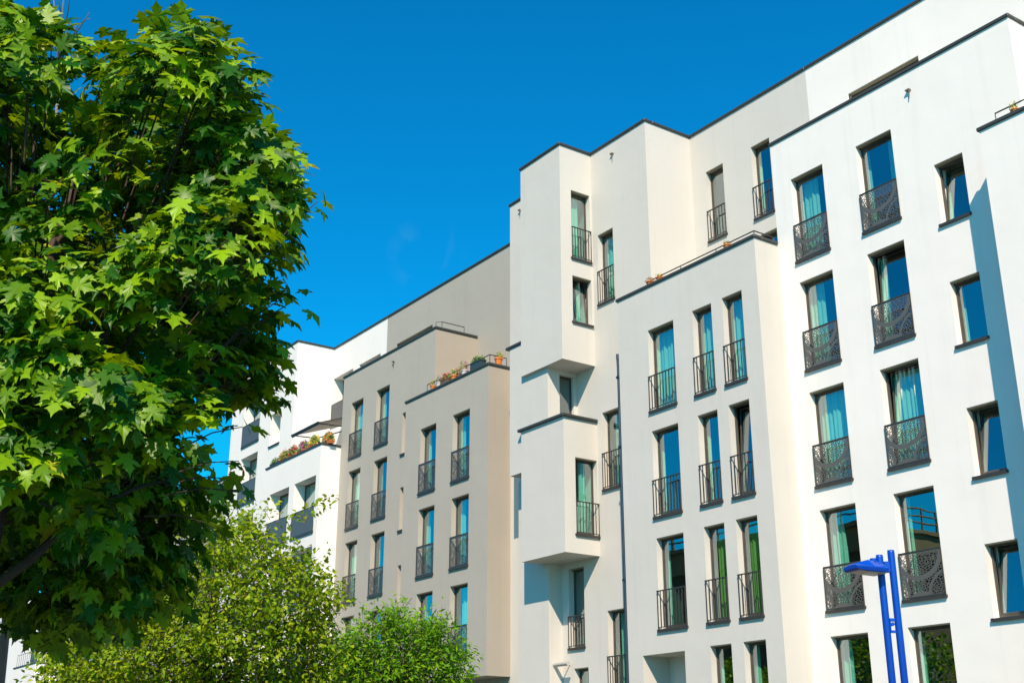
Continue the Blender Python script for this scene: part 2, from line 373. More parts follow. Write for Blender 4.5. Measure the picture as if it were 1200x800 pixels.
# set-back attic
panel(mb, 'F', FS, -20.34, -6.0, 12.7, 19.74, [(-18.91,-16.54,15.79,18.17,.2)])
panel(mb, 'R', -6.0, FS, BACK, 13.4, 19.74); flat(mb, -20.34, -6, FS, BACK, 19.7)
mb.quad((-6,BACK,0), (-20.34,BACK,0), (-20.34,BACK,19.7+HC), (-6,BACK,19.7+HC))
mb.build('wall', M['white'], B, world=True)
for k in range(5):
    z0 = 12.79-3*k
    window(B, 'F', FR, *colA, z0, z0+2.40, rail='cut', rh=1.0, cur=curA[k])
    window(B, 'F', FR, *colB, z0, z0+2.40, rail='cut', rh=1.0, cur=curB[k], tilt=(4 if k in (1,2) else 0))
    zc = 12.17-3*k
    window(B, 'F', FR, *colC, zc, zc+1.54, cur=([(.1,.22)] if k in (0,1,2,3) else []), tilt=(7 if k in (0,2,3) else 0), room='paleroom' if k in (0,2,3) else 'room')
for h in wing: window(B, 'F', FA, *h[:4], rail='cut', rh=1.0, cur=[(.1,.5)])
window(B, 'F', FS, -18.91, -16.54, 15.79, 18.17, cur=[(.1,.4)])
coping(B, [(-20.24,-12.78,FR-.045,FR+.27,16.57), (-13.05,-12.775,FR+.27,FS,16.57), (-20.245,-20.0,FR+.27,FS,16.57)])
coping(B, [(-13.42,-5.95,FA-.045,FA+.27,13.54)])
coping(B, [(-20.34,-5.95,FS-.05,FS+.3,19.8)])
rail_run(B, [(-13.0,FA+.1),(-6.1,FA+.1)], 13.54, .22)
bracket(B, 'F', FR, -15.62, 15.95)

# ================================================================== 2 pale beige house with the tower bay
B = empty('apartment_building', (-27, 30, 0), 'pale beige apartment house with projecting tower bays and bar railings', 'apartment building')
mb = MB()
Ma, Mb_, Mc = (-24.53,-23.45), (-22.68,-21.93), (-21.52,-20.78)
hM = []
for k in range(4):
    z0 = 9.76-3*k
    if k < 3: hM.append((*Ma, z0, z0+2.41, .2))
    hM.append((*Mb_, z0, z0+2.42, .2)); hM.append((*Mc, z0, z0+2.42, .2))
niche = (-25.25,-23.61,G0+.15,3.14,.95); hM.append(niche)
panel(mb, 'F', FA, -25.84, -20.205, G0, 13.52, hM)
panel(mb, 'R', -20.205, FA, FR-.001, G0, 13.52); leftface(mb, -25.84, FA, FR, G0, 13.52)
flat(mb, -25.84, -20.205, FA, FS, 12.76)
mb.quad((-25.84,FA+.25,12.7+HC), (-20.21,FA+.25,12.7+HC), (-20.21,FA+.25,13.5+HC), (-25.84,FA+.25,13.5+HC))
panel(mb, 'R', -20.19, FR+.01, FS, 12.0, 13.52) if False else None
# back of the entrance niche
mb.quad((-25.25,FA+.95,G0+HC), (-23.61,FA+.95,G0+HC), (-23.61,FA+.95,3.14+HC), (-25.25,FA+.95,3.14+HC))
# set-back upper storeys
hS = [(-24.66,-23.90,15.79,18.19,.2), (-22.69,-21.93,15.79,18.19,.2), (-22.55,-20.9,12.76,15.2,.2)]
panel(mb, 'F', FS, -25.31, -20.34, 12.7, 19.74, hS)
panel(mb, 'R', -25.31, FR, FS, 12.7, 19.74)
# main tower wall
hT = [(-27.80,-27.03,14.26,16.66,.2), (-27.80,-27.03,8.26,10.66,.2), (-27.80,-27.03,2.26,4.66,.2), (-29.62,-28.87,3.75,6.1,.2), (-29.42,-28.74,.8,3.14,.2)]
hT += [(-26.93,-25.9,12.17-3*k,13.70-3*k,.2) for k in range(5)]
panel(mb, 'F', FR, -32.77, -25.31, G0, 19.74, hT)
leftface(mb, -32.77, FR, FS, 13, 19.74)
# upper bay
XB0, XB1, YB = -30.28, -28.08, 21.58
panel(mb, 'F', YB, XB0, XB1, 12.26, 19.74); panel(mb, 'R', XB1, YB, FR, 12.26, 19.74, [(22.03,22.80,15.79,18.19,.2), (22.03,22.80,13.6,15.16,.2)])
leftface(mb, XB0, YB, FR, 12.26, 19.74); flat(mb, XB0, XB1, YB, FR, 12.26, True)
# recessed storey body
panel(mb, 'F', 21.71, -31.10, -29.03, 9.15, 13.45); panel(mb, 'R', -29.03, 21.71, FR, 10.3, 12.3, [(22.18,22.74,10.56,12.12,.12)])
leftface(mb, -31.10, 21.71, FR, 9.15, 13.45); flat(mb, -31.10, -29.03, 21.71, FR, 9.15, True); flat(mb, -31.10, -29.03, 21.71, FR, 13.4)
# lower bay
panel(mb, 'F', YB, XB0, XB1, 6.29, 10.45); panel(mb, 'R', XB1, YB, FR, 6.29, 10.45, [(22.01,22.85,6.88,9.2,.2)])
leftface(mb, XB0, YB, FR, 6.29, 10.45); flat(mb, XB0, XB1, YB, FR, 6.29, True); flat(mb, XB0, XB1, YB, FR, 10.42)
# slim pier under the lower bay
panel(mb, 'F', 22.37, -31.55, -29.97, G0, 9.15); panel(mb, 'R', -29.97, 22.37, FR, G0, 6.29); leftface(mb, -31.55, 22.37, FR, G0, 9.15)
flat(mb, -32.77, -25.31, FR, BACK, 19.7); flat(mb, -25.31, -20.34, FS, BACK, 19.7)
mb.quad((-20.34,BACK,0), (-32.77,BACK,0), (-32.77,BACK,19.7+HC), (-20.34,BACK,19.7+HC))
mb.build('wall', M['beige'], B, world=True)
mc = {(0,0):[(.08,.95)], (1,0):[(.08,.9)], (2,0):[(.08,.92)], (0,1):[(.06,.16)], (1,1):[(.08,.2)], (2,1):[], (0,2):[(.06,.2)], (1,2):[(.3,.95)], (2,2):[(.15,.92)], (1,3):[(.08,.25)], (2,3):[(.08,.3)]}
for k in range(4):
    z0 = 9.76-3*k
    for i, c in enumerate((Ma, Mb_, Mc)):
        if k == 3 and i == 0: continue
        hh = 2.41 if i == 0 else 2.42
        window(B, 'F', FA, *c, z0, z0+hh, rail='bars' if k < 3 else None, rh=.98 if i == 0 else 1.02, cur=mc[(i,k)], tilt=(4 if (i,k) == (2,1) else 0),
               cmat='ycurtain' if k == 2 and i > 0 else 'curtain')
# entrance door in the niche
mb = MB(); y = FA+.94
mb.box(-24.25,-24.17,y-.07,y-.003,G0+HC+.02,3.12+HC); mb.box(-23.70,-23.615,y-.07,y-.003,G0+HC+.02,3.12+HC); mb.box(-24.17,-23.70,y-.07,y-.003,3.0+HC,3.12+HC); mb.box(-24.17,-23.70,y-.04,y-.003,G0+HC+.02,3.0+HC)
dr = mb.build('door', M['metal'], B, world=True)
mb = MB(); mb.tube([(-23.8,y-.1,1.0),(-23.8,y-.1,1.5)], .015, 8); hd = mb.build('handle', M['pipe'], dr); hd.matrix_parent_inverse = (Matrix.Translation(B.location)).inverted() if False else Matrix.Identity(4)
window(B, 'F', FS, *hS[0][:4], rail='bars', rh=.98); window(B, 'F', FS, *hS[1][:4], rail='bars', rh=.98, cur=[(.1,.2)]); window(B, 'F', FS, *hS[2][:4], cur=[(.3,.6)])
window(B, 'F', FR, *hT[0][:4], rail='bars', rh=1.08, cur=[(.15,.55,.3)]); window(B, 'F', FR, *hT[1][:4], rail='bars', rh=1.08, cur=[(.35,.9)]); window(B, 'F', FR, *hT[2][:4], rail='bars', rh=1.08, cur=[(.3,.9)])
window(B, 'F', FR, *hT[3][:4], rail='bars', rh=.9, sill=True); window(B, 'F', FR, *hT[4][:4], cur=[(.1,.5)])
for h in hT[5:]: window(B, 'F', FR, *h[:4])
window(B, 'R', XB1, 22.03,22.80,15.79,18.19, rail='bars', rh=1.05, cur=[(.05,.9)]); window(B, 'R', XB1, 22.03,22.80,13.6,15.16, tilt=6, cur=[(.7,.9)])
window(B, 'R', XB1, 22.01,22.85,6.88,9.2, rail='bars', rh=.95, cur=[(.6,.9)])
window(B, 'R', -29.03, 22.18,22.74,10.56,12.12, d=.12, sill=False, soffit=False)
coping(B, [(XB0-.05,XB1+.05,YB-.05,FR-.05,19.8), (-32.82,-25.26,FR-.0495,FR+.3,19.8), (-25.55,-25.26,FR+.3,FS-.05,19.8), (-25.31,-20.341,FS-.0495,FS+.3,19.8)])
coping(B, [(-25.88,-20.16,FA-.045,FA+.27,13.57), (-20.45,-20.16,FA+.27,FR-.05,13.57), (-25.885,-25.6,FA+.27,FR-.002,13.57)])
coping(B, [(XB0-.12,XB1+.08,YB-.08,FR-.01,10.50)])
coping(B, [(-31.3,XB0-.002,21.66,FR-.012,13.55)])
rail_run(B, [(-24.6,FA+.12),(-20.3,FA+.12),(-20.3,FR-.05)], 13.57, .17)
bracket(B, 'F', FR, -26.9, 19.25); bracket(B, 'F', FR, -32.1, 19.3)
mb = MB(); mb.tube([(-25.91,FA+.02,G0+HC+.1),(-25.91,FA+.02,11.7+HC)], .042, 10)
mb.tube([(-25.91,FA+.02,11.7+HC),(-25.91,FA+.02,11.85+HC)], .055, 10)
for z in (11.1, 9.0, 5.2, 2.2): mb.box(-25.97,-25.845,FA-.03,FA+.07,z+HC,z+HC+.07)
mb.build('drainpipe', M['pipe'], B, world=True)
mb = MB(); mb.tube([(-29.96,22.55,3.27+HC),(-29.28,22.55,3.27+HC)], .065, 12); mb.tube([(-29.62,22.6,3.27+HC),(-29.62,FR-.001,3.27+HC)], .02, 6); o = mb.build('wall_lamp', M['concrete'], B, world=True)

# ================================================================== 3 warm grey house
B = empty('apartment_building', (-39, 30, 0), 'warm grey apartment house with dark mesh balcony panels and flower pots on its terrace', 'apartment building')
Ga, Gb, Gc = (-44.6,-43.54), (-42.4,-41.31), (-40.2,-39.3)
h1 = []
for k in range(5):
    z0 = 12.77-3*k
    h1 += [(*Ga, z0, z0+2.4, .2), (*Gb, z0, z0+2.4, .2), (*Gc, 12.0-3*k, 13.66-3*k, .2)]
ha, hb = (-37.2,-36.1), (-34.98,-33.88); h2 = []
for k in range(3):
    z0 = 9.76-3*k; h2 += [(*ha, z0, z0+2.4, .2), (*hb, z0, z0+2.4, .2)]
mb = MB()
panel(mb, 'F', FR, -45.42, -37.8, G0, 16.55, h1); leftface(mb, -45.42, FR, FS, G0, 16.55)
flat(mb, -45.42, -37.8, FR, FS, 15.72); mb.quad((-45.4,FR+.25,15.6+HC), (-37.85,FR+.25,15.6+HC), (-37.85,FR+.25,16.5+HC), (-45.4,FR+.25,16.5+HC))
panel(mb, 'F', FA, -38.33, -32.74, 3.12, 13.47, h2); leftface(mb, -38.33, FA, FR, 3.12, 13.47); flat(mb, -38.33, -32.74, FA, FR, 3.12, True)
panel(mb, 'F', FR+.02, -37.8, -32.74, G0, 3.12); flat(mb, -38.33, -32.77, FA, FS, 12.76)
mb.quad((-38.3,FA+.25,12.7+HC), (-32.8,FA+.25,12.7+HC), (-32.8,FA+.25,13.4+HC), (-38.3,FA+.25,13.4+HC))
sg = (-44.3,-41.26,15.79,18.17,.2)
panel(mb, 'F', FS, -45.2, -32.77, 12.7, 19.74, [sg]); flat(mb, -45.2, -32.77, FS, BACK, 19.7)
mb.quad((-32.77,BACK,0), (-45.2,BACK,0), (-45.2,BACK,19.7+HC), (-32.77,BACK,19.7+HC))
mb.build('wall', M['grey'], B, world=True)
mb = MB(); panel(mb, 'R', -37.8, FR, FS, 12.5, 16.55); panel(mb, 'R', -32.74, FA, FR, 3.12, 13.47); tag(mb.build('side_wall', M['tan'], B, world=True), 'tan side walls of the warm grey house')
gcur = [[(.1,.5)], [(.1,.7)], [(.1,.9)], [(.2,.8)], []]
for k in range(5):
    z0 = 12.77-3*k
    window(B, 'F', FR, *Ga, z0, z0+2.4, rail='mesh', rh=1.0, cur=gcur[k]); window(B, 'F', FR, *Gb, z0, z0+2.4, rail='mesh', rh=1.0, cur=[(.08,.25)])
    window(B, 'F', FR, *Gc, 12.0-3*k, 13.66-3*k)
for k in range(3):
    z0 = 9.76-3*k
    window(B, 'F', FA, *ha, z0, z0+2.4, rail='mesh', rh=1.03, cur=[(.1,.25)]); window(B, 'F', FA, *hb, z0, z0+2.4, rail='mesh', rh=1.03, cur=[(.1,.35)] if k != 2 else [(.25,.95)])
window(B, 'F', FS, *sg[:4], cur=[(.2,.5)])
coping(B, [(-45.47,-37.75,FR-.045,FR+.27,16.6), (-38.0,-37.75,FR+.27,FS-.01,16.6), (-45.475,-45.2,FR+.27,FS-.01,16.6)])
coping(B, [(-38.38,-32.69,FA-.045,FA+.27,13.52), (-33.0,-32.69,FA+.27,FR-.05,13.52), (-38.385,-38.1,FA+.27,FR-.002,13.52)])
coping(B, [(-45.2,-32.825,FS-.0495,FS+.3,19.8)])
rail_run(B, [(-37.0,FA+.12),(-32.84,FA+.12),(-32.84,FR-.1)], 13.52, .33, 1.4); rail_run(B, [(-38.0,FR+.12),(-37.84,FR+.3),(-37.84,FS-.6)], 16.6, .26, 1.3)
bracket(B, 'F', FR, -41.01, 16.05)

# ================================================================== 4 white house beyond
B = empty('apartment_building', (-53, 30, 0), 'white apartment house with deep window reveals and a flowered terrace under an awning', 'apartment building')
XL = -58.0
wset = [(-50.36,-48.37,15.79,18.17,.52), (-47.78,-45.75,15.79,18.17,.52)]
w1 = [(-53.0,-51.87,15.09,16.68,.52)] + [(-56.4,-54.34,15.79-3*k,18.17-3*k,.52) for k in range(5)] + [(-53.0,-51.87,3.09-0*k,4.6,.52) for k in range(1)]
w2 = []
for k in range(4): w2 += [(-50.44,-48.39,9.77-3*k,12.15-3*k,.52), (-47.86,-45.76,9.77-3*k,12.15-3*k,.52)]
mb = MB()
panel(mb, 'F', FR, XL, -50.45, G0, 19.74, w1); panel(mb, 'R', -50.45, FR, FS, 12.7, 19.74); leftface(mb, XL, FR, BACK, G0, 19.74)
panel(mb, 'F', FA, -51.0, -45.42, G0, 13.45, w2); panel(mb, 'R', -45.42, FA, FR, G0, 13.45); leftface(mb, -51.0, FA, FR, G0, 13.45)
flat(mb, -51, -45.42, FA, FS, 12.7); mb.quad((-50.9,FA+.25,12.7+HC), (-45.5,FA+.25,12.7+HC), (-45.5,FA+.25,13.4+HC), (-50.9,FA+.25,13.4+HC))
panel(mb, 'F', FS, -50.45, -45.2, 12.7, 19.74, wset); flat(mb, XL, -50.45, FR, BACK, 19.7); flat(mb, -50.45, -45.2, FS, BACK, 19.7)
mb.quad((-45.2,BACK,0), (XL,BACK,0), (XL,BACK,19.7+HC), (-45.2,BACK,19.7+HC))
mb.build('wall', M['white'], B, world=True)
for h in w2: window(B, 'F', FA, *h[:4], d=.52, rail='screen', rh=1.04, cur=[(.1,.97)], soffit=False)
for h in wset: window(B, 'F', FS, *h[:4], d=.52, rail='screen', rh=1.04, cur=[], soffit=False)
for h in w1: window(B, 'F', FR, *h[:4], d=.52, rail='screen' if h[1] > -54.5 and h[1] < -54 else None, rh=1.04, cur=[(.1,.95)], soffit=False)
coping(B, [(XL-.05,-50.40,FR-.0495,FR+.3,19.8), (-50.7,-50.40,FR+.3,FS-.05,19.8), (-50.45,-45.201,FS-.0496,FS+.3,19.8)])
coping(B, [(-51.05,-45.37,FA-.045,FA+.27,13.5), (-45.7,-45.37,FA+.27,FR-.002,13.5)])
bracket(B, 'F', FR, -51.3, 19.25)
# awning over the terrace
mb = MB(); z = HC
a, b = -49.25, -46.6
mb.quad((a,22.35,14.70+z), (b,22.35,14.70+z), (b,24.75,15.55+z), (a,24.75,15.55+z)); mb.quad((a,24.75,15.58+z), (b,24.75,15.58+z), (b,22.35,14.73+z), (a,22.35,14.73+z))
cl = mb.build('awning', M['awning'], B, world=True)
mb = MB(); mb.box(a-.04, b+.04, 22.29, 22.35, 14.68+z, 14.75+z); mb.box(a-.02,b+.02,22.33,22.345,14.60+z,14.68+z)
for x in (a+.1, b-.1): mb.tube([(x,22.34,14.7+z),(x,23.5,14.75+z),(x,24.8,15.3+z)], .03, 6)
o = mb.build('awning_frame', M['metal'], cl)

# ================================================================== 5, 6 farther houses of the row
B = empty('apartment_building', (-65, 30, 0), 'distant grey apartment house glimpsed between the maple leaves', 'apartment building')
mb = MB(); hs = [(x, x+1.1, 10.3-3*k, 12.7-3*k, .25) for x in (-60.2,-63.2,-66.2,-70.2,-74.2,-78.2) for k in range(4)]
panel(mb, 'F', 22.9, -84, XL-.01, G0, 14.6, hs); leftface(mb, -84, 22.9, BACK, G0, 14.6); flat(mb, -84, XL-.01, 22.9, BACK, 14.55); mb.quad((XL-.01,BACK,0), (-84,BACK,0), (-84,BACK,14.6+HC), (XL-.01,BACK,14.6+HC))
mb.build('wall', M['grey'], B, world=True); coping(B, [(-84.05,XL-.012,22.85,23.2,14.65)])
for h in hs: window(B, 'F', 22.9, *h[:4], d=.25, rail='mesh', rh=1.0)
B = empty('apartment_building', (-95, 30, 0), 'farthest white apartment house beside the maple trunk with a railed terrace', 'apartment building')
mb = MB(); hs = [(-92.2,-90.6,8.0-3*k,10.4-3*k,.3) for k in range(4)]; hs2 = [(-86.2,-84.9,4.6-3*k,6.9-3*k,.25) for k in range(2)]
panel(mb, 'F', FR, -104, -84.01, G0, 12.6, hs + [(-88.8,-84.6,7.0,10.2,.5)]); leftface(mb, -104, FR, BACK, G0, 12.6); flat(mb, -104, -84.01, FR, BACK, 12.5); panel(mb, 'R', -84.01, FR, BACK, 10, 12.6)
panel(mb, 'F', FA-.4, -91.2, -85.6, G0, 7.3); panel(mb, 'R', -85.6, FA-.4, FR, G0, 7.3); leftface(mb, -91.2, FA-.4, FR, G0, 7.3); flat(mb, -91.2, -85.6, FA-.4, FR, 6.6)
mb.quad((-84.01,BACK,0), (-104,BACK,0), (-104,BACK,12.6+HC), (-84.01,BACK,12.6+HC))
mb.build('wall', M['white'], B, world=True); coping(B, [(-91.25,-85.55,FA-.45,FA-.2,7.4), (-85.85,-85.55,FA-.2,FR-.01,7.4)]); coping(B, [(-104.05,-83.96,FR-.05,FR+.25,12.65)])
for h in hs: window(B, 'F', FR, *h[:4], d=.3, rail='screen', rh=1.0)
window(B, 'F', FR, -88.8,-84.6,7.0,10.2, d=.5, cur=[(.2,.5)])
rail_run(B, [(-90.9,FA-.3),(-85.75,FA-.3),(-85.75,FR-.2)], 7.4, .8, .5)

# ================================================================== across the street (seen in the panes)
B = empty('apartment_building', (-52, -12, 0), 'old olive brown block with roof railing mirrored in the white house panes', 'apartment building')
mb = MB(); zt = 12.2+HC
x0, x1, y0, y1 = -66, -40, -46, -3.5
hs = []
def pr_(a0, a1, holes, P):
    pass
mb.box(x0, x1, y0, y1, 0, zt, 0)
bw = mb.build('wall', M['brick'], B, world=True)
mb = MB(); mb.box(x0-.35, x1+.35, y0-.35, y1+.35, zt-1.3, zt-.05); mb.box(x0-.6, x1+.6, y0-.6, y1+.6, zt-.05, zt+.18); mb.build('cornice', M['olive'], B, world=True)
mb = MB()
for (p, q) in (((x1+.4,y0),(x1+.4,y1+.4)), ((x1+.4,y1+.4),(x0,y1+.4))):
    p = Vector((*p, zt+.18)); q = Vector((*q, zt+.18)); n = int((q-p).length/1.2)
    for hh in (.45, .8, 1.15): mb.tube([p+Vector((0,0,hh)), q+Vector((0,0,hh))], .05, 6)
    for i in range(n+1): c = p+(q-p)*(i/n); mb.tube([c, c+Vector((0,0,1.2))], .05, 6)
mb.build('roof_railing', M['olive'], B, world=True)
for yy in (-8,-12,-16,-20,-24,-28,-32,-36,-40):
    for zz in (3.2,6.4,9.4):
        mb = MB(); mb.box(x1+.002,x1+.06,yy-.7,yy+.7,zz,zz+1.7); mb.build('window', M['concrete'], B, world=True) if False else None
        f = MB(); f.box(x1+.003,x1+.08,yy-.65,yy+.65,zz,zz+1.75); wo = f.build('window', M['frame'], B, world=True)
        g = MB(); g.box(x1+.0805,x1+.085,yy-.55,yy+.55,zz+.1,zz+1.65); g.build('pane', M['room'], wo)

# ================================================================== ground, street
def sheet(name, x0, x1, y0, y1, z, m, kind='structure'):
    mb = MB(); mb.quad((x0,y0,z), (x1,y0,z), (x1,y1,z), (x0,y1,z)); return tag(mb.build(name, m), kind=kind)
M['asphalt'] = simple('asphalt', (.055,.055,.056), .85, 0, .3, 8, .4, 120)
M['paving'] = simple('pavement_slabs', (.09,.088,.084), .8, 0, .15, 5, .3, 80)
M['lawn'] = simple('lawn', (.05,.10,.02), .9, 0, .4, 12, .6, 60)
M['paint'] = simple('road_paint', (.75,.75,.73), .6, 0, .1)
sheet('ground', -700, 700, -700, 700, -.14, simple('earth', (.09,.08,.06), .9, 0, .2, 2))
sheet('road', -400, 300, 5.5, 12.5, -.13, M['asphalt'])
mb = MB(); mb.box(-400, 300, 12.5, 40, -.139, 0.0); tag(mb.build('pavement', M['paving']), kind='structure')
mb = MB(); mb.box(-400, 300, -60, 5.5, -.139, 0.0); tag(mb.build('pavement', M['paving']), kind='structure')
mb = MB(); mb.box(-400, 300, 12.35, 12.499, -.1385, .012); mb.box(-400, 300, 5.501, 5.65, -.1385, .012); tag(mb.build('kerb', M['concrete']), kind='structure')
mb = MB(); mb.box(-100, -6, 18.2, 21.3, .001, .03); tag(mb.build('lawn', M['lawn']), kind='structure')
mb = MB()
for i in range(60): mb.quad((-180+i*6, 8.93, -.126), (-177+i*6, 8.93, -.126), (-177+i*6, 9.07, -.126), (-180+i*6, 9.07, -.126))
tag(mb.build('road_marking', M['paint']), kind='structure')

# ================================================================== street lamp
def street_lamp():
    d1 = Vector((-.6105,.7926,0)); d2 = Vector((-.6173,.7867,0)); D = 11.0
    p1 = d1*D; p2 = d2*(D-.02)
    T = empty('street_lamp', (p2.x, p2.y, 0), 'bright blue twin-pole street lamp with a flat angled head', 'street lamp')
    mb = MB(); z1 = HC + 1.88; mb.tube([(p1.x,p1.y,0),(p1.x,p1.y,z1-.02),(p1.x,p1.y,z1)], [.031,.031,.029], 20); o = mb.build('pole', M['blue'], T, True, world=True)
    mb = MB(); z2 = HC + 1.84; mb.tube([(p2.x,p2.y,0),(p2.x,p2.y,z2-.02),(p2.x,p2.y,z2)], [.031,.031,.029], 20); mb.build('pole', M['blue'], T, True, world=True)
    for o in T.children:
        for p in o.data.polygons: p.use_smooth = len(p.vertices) == 4
    u = (p1-p2).normalized(); n = Vector((0,0,1)).cross(u)
    for zz, kind in ((HC+1.735, 0), (HC+1.24, 1)):
        mb = MB(); c = (p1+p2)/2
        def bx(a0, a1, b0, b1, c0, c1):
            n0 = len(mb.v)
            for z in (c0, c1):
                for a, b in ((a0,b0),(a1,b0),(a1,b1),(a0,b1)): q = c+u*a+n*b; mb.v.append((q.x, q.y, z))
            for q in ((0,3,2,1),(4,5,6,7),(0,1,5,4),(1,2,6,5),(2,3,7,6),(3,0,4,7)): mb.f.append(tuple(n0+i for i in q)); mb.m.append(0)
        hw = .022
        if kind == 0: bx(-hw, hw, -.03, .03, zz-.045, zz+.045)
        else:
            bx(-hw, hw, -.02, .02, zz+.035, zz+.06); bx(-hw, hw, -.02, .02, zz-.06, zz-.04); bx(-hw, -.016, -.018, .018, zz-.04, zz+.035)
            q = c+n*.0; mb.tube([(q.x-n.x*.018,q.y-n.y*.018,zz+.012),(q.x+n.x*.018,q.y+n.y*.018,zz+.012)], .016, 10)
        mb.build('clamp', M['blue'], T, world=True)
    # hinge knob on the left pole
    mb = MB(); q = p2 - u*.055; mb.tube([(q.x,q.y,HC+1.755),(q.x,q.y,HC+1.81)], .03, 10); mb.tube([(p2.x,p2.y,HC+1.775),(q.x-u.x*.05,q.y-u.y*.05,HC+1.775)], .016, 8); mb.build('hinge', M['blue'], T, world=True)
    # head: long axis ax, width axis wx
    left = Vector((-.574,-.819,0)); toc = (-p2).normalized(); ax = (left*.9 + toc*.42).normalized(); wx = Vector((0,0,1)).cross(ax).normalized()
    if wx.dot(toc) < 0: wx = -wx
    o0 = p2 - ax*.03 + toc*.045 + Vector((0,0,HC+1.705))
    Ls, Wh = .345, .115; mb = MB(); prof = []
    # cross sections along the axis: (t, half width, bottom z, rim z, ridge z)
    secs = [(0,.07,-.03,-.004,.03), (.06,Wh*.9,-.035,-.005,.05), (.5,Wh,-.034,-.002,.075), (.93,Wh*.96,-.028,.0,.035), (1.0,Wh*.88,-.016,.004,.02)]
    for (t, w, zb, zr, zt_) in secs:
        b0 = o0 + ax*(Ls*t)
        for (a, z) in ((-w*.9,zb), (w*.9,zb), (w,zr), (w*.98,zr+.008), (w*.25,zt_), (-w*.25,zt_), (-w*.98,zr+.008), (-w,zr)):
            q = b0 + wx*a + Vector((0,0,z)); mb.v.append(tuple(q))
    k = 8
    for i in range(len(secs)-1):
        for j in range(k):
            a0 = i*k+j; a1 = i*k+(j+1) % k; mb.f.append((a0, a0+k, a1+k, a1)); mb.m.append(0)
    mb.f.append(tuple(range(k))); mb.m.append(0); mb.f.append(tuple(range((len(secs)-1)*k, len(secs)*k))[::-1]); mb.m.append(0)
    h = mb.build('lamp_head', M['blue'], T, world=True); bevel(h, .006, 2)
    mb = MB(); n0 = 0
    for (t, zb) in ((.12,-.0385), (.55,-.034), (.86,-.024)):
        b0 = o0 + ax*(Ls*t)
        for a in (-Wh*.68, Wh*.68): q = b0+wx*a+Vector((0,0,zb-.006)); mb.v.append(tuple(q))
        for a in (-Wh*.68, Wh*.68): q = b0+wx*a+Vector((0,0,zb+.01)); mb.v.append(tuple(q))
    for i in (0, 4): mb.f += [(i,i+1,i+5,i+4), (i+1,i+3,i+7,i+5), (i+2,i,i+4,i+6)]; mb.m += [0]*3
    mb.f += [(0,2,3,1), (8,9,11,10)]; mb.m += [0]*2
    mb.build('lens', M['lens'], h)
    mb = MB(); q = p2+ax*.06; mb.tube([(p2.x,p2.y,HC+1.71),(q.x,q.y,HC+1.715)], .032, 10); mb.build('arm', M['blue'], T, world=True)
street_lamp()

# ================================================================== flower pots
def tuft(name, parent, c, r, h, m, n, size, seed):
    rr = np.random.default_rng(seed); V = []; F = []
    for i in range(n):
        d = rr.normal(size=3); d /= np.linalg.norm(d); d[2] = abs(d[2]); p = np.array(c) + d*np.array([r, r, h])*rr.uniform(.45, 1)
        a = rr.normal(size=3); a /= np.linalg.norm(a); b = np.cross(a, rr.normal(size=3)); b /= np.linalg.norm(b); s = size*rr.uniform(.6, 1.3)
        k = len(V); V += [p-a*s, p-b*s*.5, p+a*s, p+b*s*.5]; F.append((k, k+1, k+2, k+3))
    me = bpy.data.meshes.new(name); me.from_pydata([tuple(v) for v in V], [], F); me.materials.append(m); return link(name, me, parent)
def pot(x, y, z, r, h, m, label, pl, fl, box=0, ph=.25, seed=1, group=None):
    T = empty('planter_box' if box else 'flower_pot', (x, y, z+HC), label, 'planter' if box else 'flower pot', group)
    mb = MB()
    if box:
        for q, (w0, d0, z0, z1) in enumerate(((box/2*.94, r*.9, 0, h), (box/2, r, h-.03, h+.012))): mb.box(-w0, w0, -d0, d0, z0+ (0 if q == 0 else .0005), z1)
    else:
        mb.tube([(0,0,0),(0,0,h*.8)], [r*.7, r*.95], 14); mb.tube([(0,0,h*.8),(0,0,h)], [r*1.08, r*1.08], 14)
    mb.build('pot' if not box else 'trough', m, T)
    sx = box/2 if box else r
    n = int(90*(1+box*4))
    o = tuft('foliage', T, (0,0,h), 1, 1, M['leafgreen'], n, .05, seed); o.scale = (sx*1.15, r*1.6, ph)
    for v in o.data.vertices: pass
    if fl: o = tuft('blossom', T, (0,0,h), 1, 1, M[fl], max(16, int(n*.4)), .05, seed+50); o.scale = (sx*1.15, r*1.7, ph*1.1)
    return T
_s = tuft
def tuft(name, parent, c, r, h, m, n, size, seed):   # tufts are made unit-sized and scaled; keep the leaves' own size
    o = _s(name, parent, (0,0,0), 1, 1, m, n, size*2.9, seed); o.location = c; return o
zt = 13.52; yG = FA+.10
for i, (x, r, h, m, fl, lab, pl, bx) in enumerate([
    (-36.55,.10,.16,'terracotta','orange','small orange pot at the far end of the grey terrace', 1, 0),
    (-36.15,.10,.18,'palepot','bluep','pot of blue blossom beside a small orange pot', 1, 0),
    (-35.65,.11,.15,'brownpot','red','brown trough on the grey terrace between blue and yellow flowers', 1, .5),
    (-35.1,.12,.17,'terracotta','yellow','orange pot with yellow flowers on the grey terrace coping', 1, 0),
    (-34.75,.11,.16,'brownpot','orange','brown pot with orange blossom beside the pale pot', 1, 0),
    (-34.42,.13,.18,'palepot','pink','pale pot with tall magenta blossom on the grey terrace', 1, 0),
    (-33.55,.13,.24,'darkpot',None,'long dark planter of green stems near the grey terrace corner', 1, .7)]):
    pot(x, yG, zt, r, h, M[m], lab, pl, fl, bx, .26 if i != 5 else .38, 11+i, 'potted plants on the grey house terrace')
pot(-32.85, 22.45, zt, .14, .27, M['terracotta'], 'large round orange pot at the corner beside the beige tower', 1, 'yellow', 0, .26, 31, 'potted plants on the grey house terrace')
